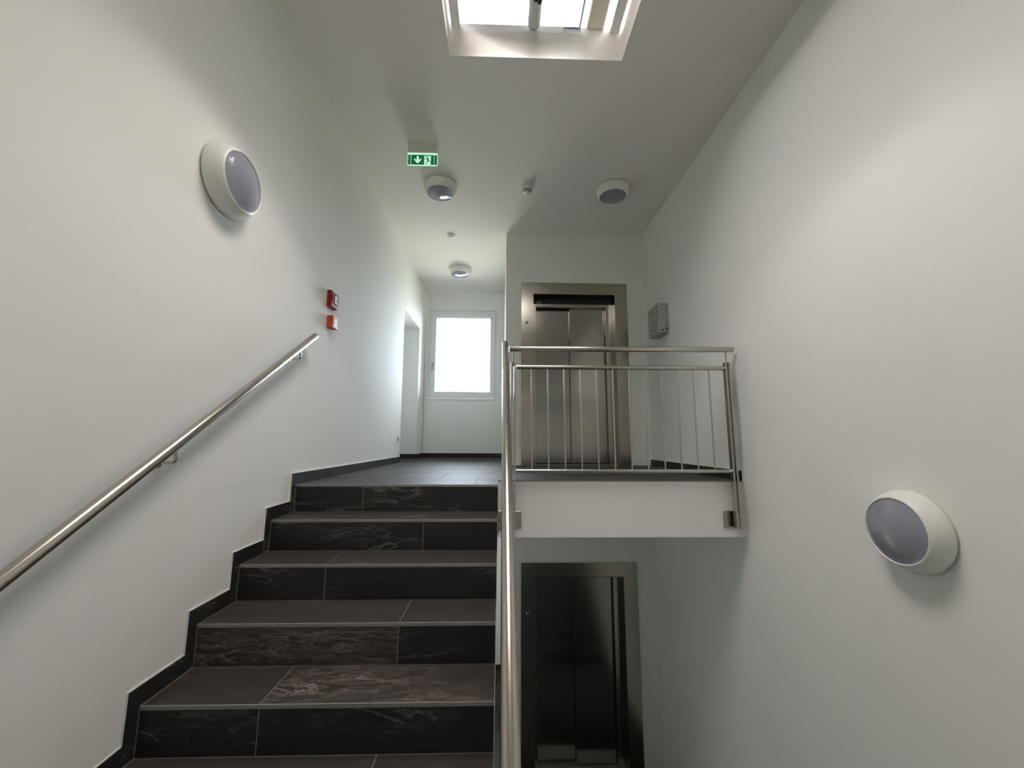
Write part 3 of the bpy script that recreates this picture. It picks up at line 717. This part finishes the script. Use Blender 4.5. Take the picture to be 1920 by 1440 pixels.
# ------------------------------------------------------------------ wall handrail (left)
wh = empty('wall_handrail', (-1.263, 2.652, 0.698))
SL = RI/G
def rz(y): return 0.698 + SL*(y-2.652)
XH = -1.263
b = bmesh.new(); cyl(b, (XH, 0.40, rz(0.40)), (XH, 2.650, rz(2.650)), 0.0212, 40, round_end=0.004); obj('handrail_tube', b, TUBE, wh)
for yb in (0.70, 1.585, 2.46):
    b = bmesh.new(); zt = rz(yb)-0.020
    pts = [(XH, yb+0.010, zt-0.001),(XH, yb+0.014, zt-0.030)]
    for i in range(1, 6):
        a = i/6*math.pi/2; pts.append((XH-0.014*(1-math.cos(a)), yb+0.014, zt-0.030-0.014*math.sin(a)))
    pts += [(XH-0.02, yb+0.014, zt-0.044), (XL(zt)+0.002, yb+0.014, zt-0.044)]
    path(b, pts, 0.0062, 12); bk = obj('bracket', b, TUBE, wh)
    b = bmesh.new(); cyl(b, (XL(zt)+0.0006, yb+0.014, zt-0.044), (XL(zt)+0.007, yb+0.014, zt-0.044), 0.021, 28, round_end=0.0015); obj('rosette', b, TUBE, bk)
tag(wh, 'brushed steel tube handrail on brackets sloping along the left wall', 'handrail')

# ------------------------------------------------------------------ stair railing
sr = empty('stair_railing', (0.0245, Y0, ZF))
XP = 0.0245
def hz(y): return 0.722 + SL*(y-2.905)
b = bmesh.new(); cyl(b, (XP, -0.15, hz(-0.15)), (XP, 2.915, hz(2.915)), 0.0212, 48, round_end=0.004); obj('handrail_tube', b, TUBE, sr)
posts = [2.695, 1.60, 0.58]
yt0, yt1 = posts[-1], posts[0]
b = bmesh.new(); cyl(b, (XP, yt0, hz(yt0)-0.150), (XP, yt1, hz(yt1)-0.150), 0.0165, 24); obj('upper_rail', b, TUBE, sr)
b = bmesh.new(); cyl(b, (XP, yt0, hz(yt0)-0.845), (XP, yt1, hz(yt1)-0.845), 0.0130, 20); obj('lower_rail', b, TUBE, sr)
for yp in posts:
    zb = hz(yp) - 1.175
    for dy in (-0.013, 0.013):
        b = bmesh.new(); bx(b, XP-0.0190, XP+0.0190, yp+dy-0.004, yp+dy+0.004, zb, hz(yp)-0.112, 0.001); obj('post_bar', b, TUBE, sr)
    b = bmesh.new(); cyl(b, (XP, yp, hz(yp)-0.125), (XP, yp, hz(yp)-0.018), 0.006, 12); obj('handrail_pin', b, TUBE, sr)
    b = bmesh.new(); bx(b, XS+0.0004, XS+0.0064, yp-0.055, yp+0.045, zb, zb+0.150, 0.001); bx(b, XS+0.006, XP+0.004, yp-0.009, yp+0.009, zb+0.01, zb+0.14, 0.001)
    mp_ = obj('mounting_plate', b, LIFT, sr)
    for zq in (zb+0.022, zb+0.075, zb+0.128):
        b = bmesh.new(); cyl(b, (XS+0.006, yp-0.040, zq), (XS+0.0125, yp-0.040, zq), 0.0065, 14, round_end=0.002); obj('bolt', b, TUBE, mp_)
yy = posts[-1] + 0.1214
while yy < posts[0]-0.06:
    if min(abs(yy-p) for p in posts) > 0.05:
        b = bmesh.new(); cyl(b, (XP, yy, hz(yy)-0.845), (XP, yy, hz(yy)-0.150), 0.006, 10); obj('baluster', b, TUBE, sr)
    yy += 0.1214
tag(sr, 'steel balustrade with thick tube handrail running up beside the stairs, seen end on', 'railing')

# ------------------------------------------------------------------ landing railing
YP = 2.900
lr = empty('landing_railing', (0.9, YP, ZF))
b = bmesh.new(); cyl(b, (0.057, YP, 0.682), (1.760, YP, 0.693), 0.0212, 40, round_end=0.005); obj('handrail_tube', b, TUBE, lr)
b = bmesh.new(); cyl(b, (0.108, YP, 0.543), (1.690, YP, 0.549), 0.0165, 28); obj('upper_rail', b, TUBE, lr)
b = bmesh.new(); cyl(b, (0.108, YP, -0.214), (1.690, YP, -0.214), 0.0130, 24); obj('lower_rail', b, TUBE, lr)
for i in range(12):
    x = 0.224 + i*0.12145
    b = bmesh.new(); cyl(b, (x, YP, -0.205), (x, YP, 0.540), 0.0060, 12); obj('baluster', b, TUBE, lr)
for (xa, xb, px0, px1, zt) in ((0.0745, 0.0985, 0.098, 0.150, 0.578), (1.688, 1.714, 1.622, 1.700, 0.592)):
    for x in (xa, xb):
        b = bmesh.new(); bx(b, x-0.0065, x+0.0065, YP-0.020, YP+0.020, -0.615, zt, 0.0015); obj('post_bar', b, TUBE, lr)
    xm = (xa+xb)/2
    b = bmesh.new(); cyl(b, (xm, YP, zt-0.03), (xm, YP, 0.672), 0.0060, 12); obj('handrail_pin', b, TUBE, lr)
    b = bmesh.new(); bx(b, px0, px1, YS-0.0085, YS-0.0005, -0.618, -0.500, 0.0015); bx(b, xm-0.0055, xm+0.0055, YP-0.016, YS-0.008, -0.612, -0.506, 0.001)
    mp_ = obj('mounting_plate', b, LIFT, lr)
    bxp = px1-0.016 if xa < 0.5 else px0+0.018
    for zq in (-0.585, -0.530):
        b = bmesh.new(); cyl(b, (bxp, YS-0.0085, zq), (bxp, YS-0.0150, zq), 0.0078, 14, round_end=0.002); obj('bolt', b, TUBE, mp_)
tag(lr, 'steel landing railing with thin upright bars in front of the upper lift', 'railing')
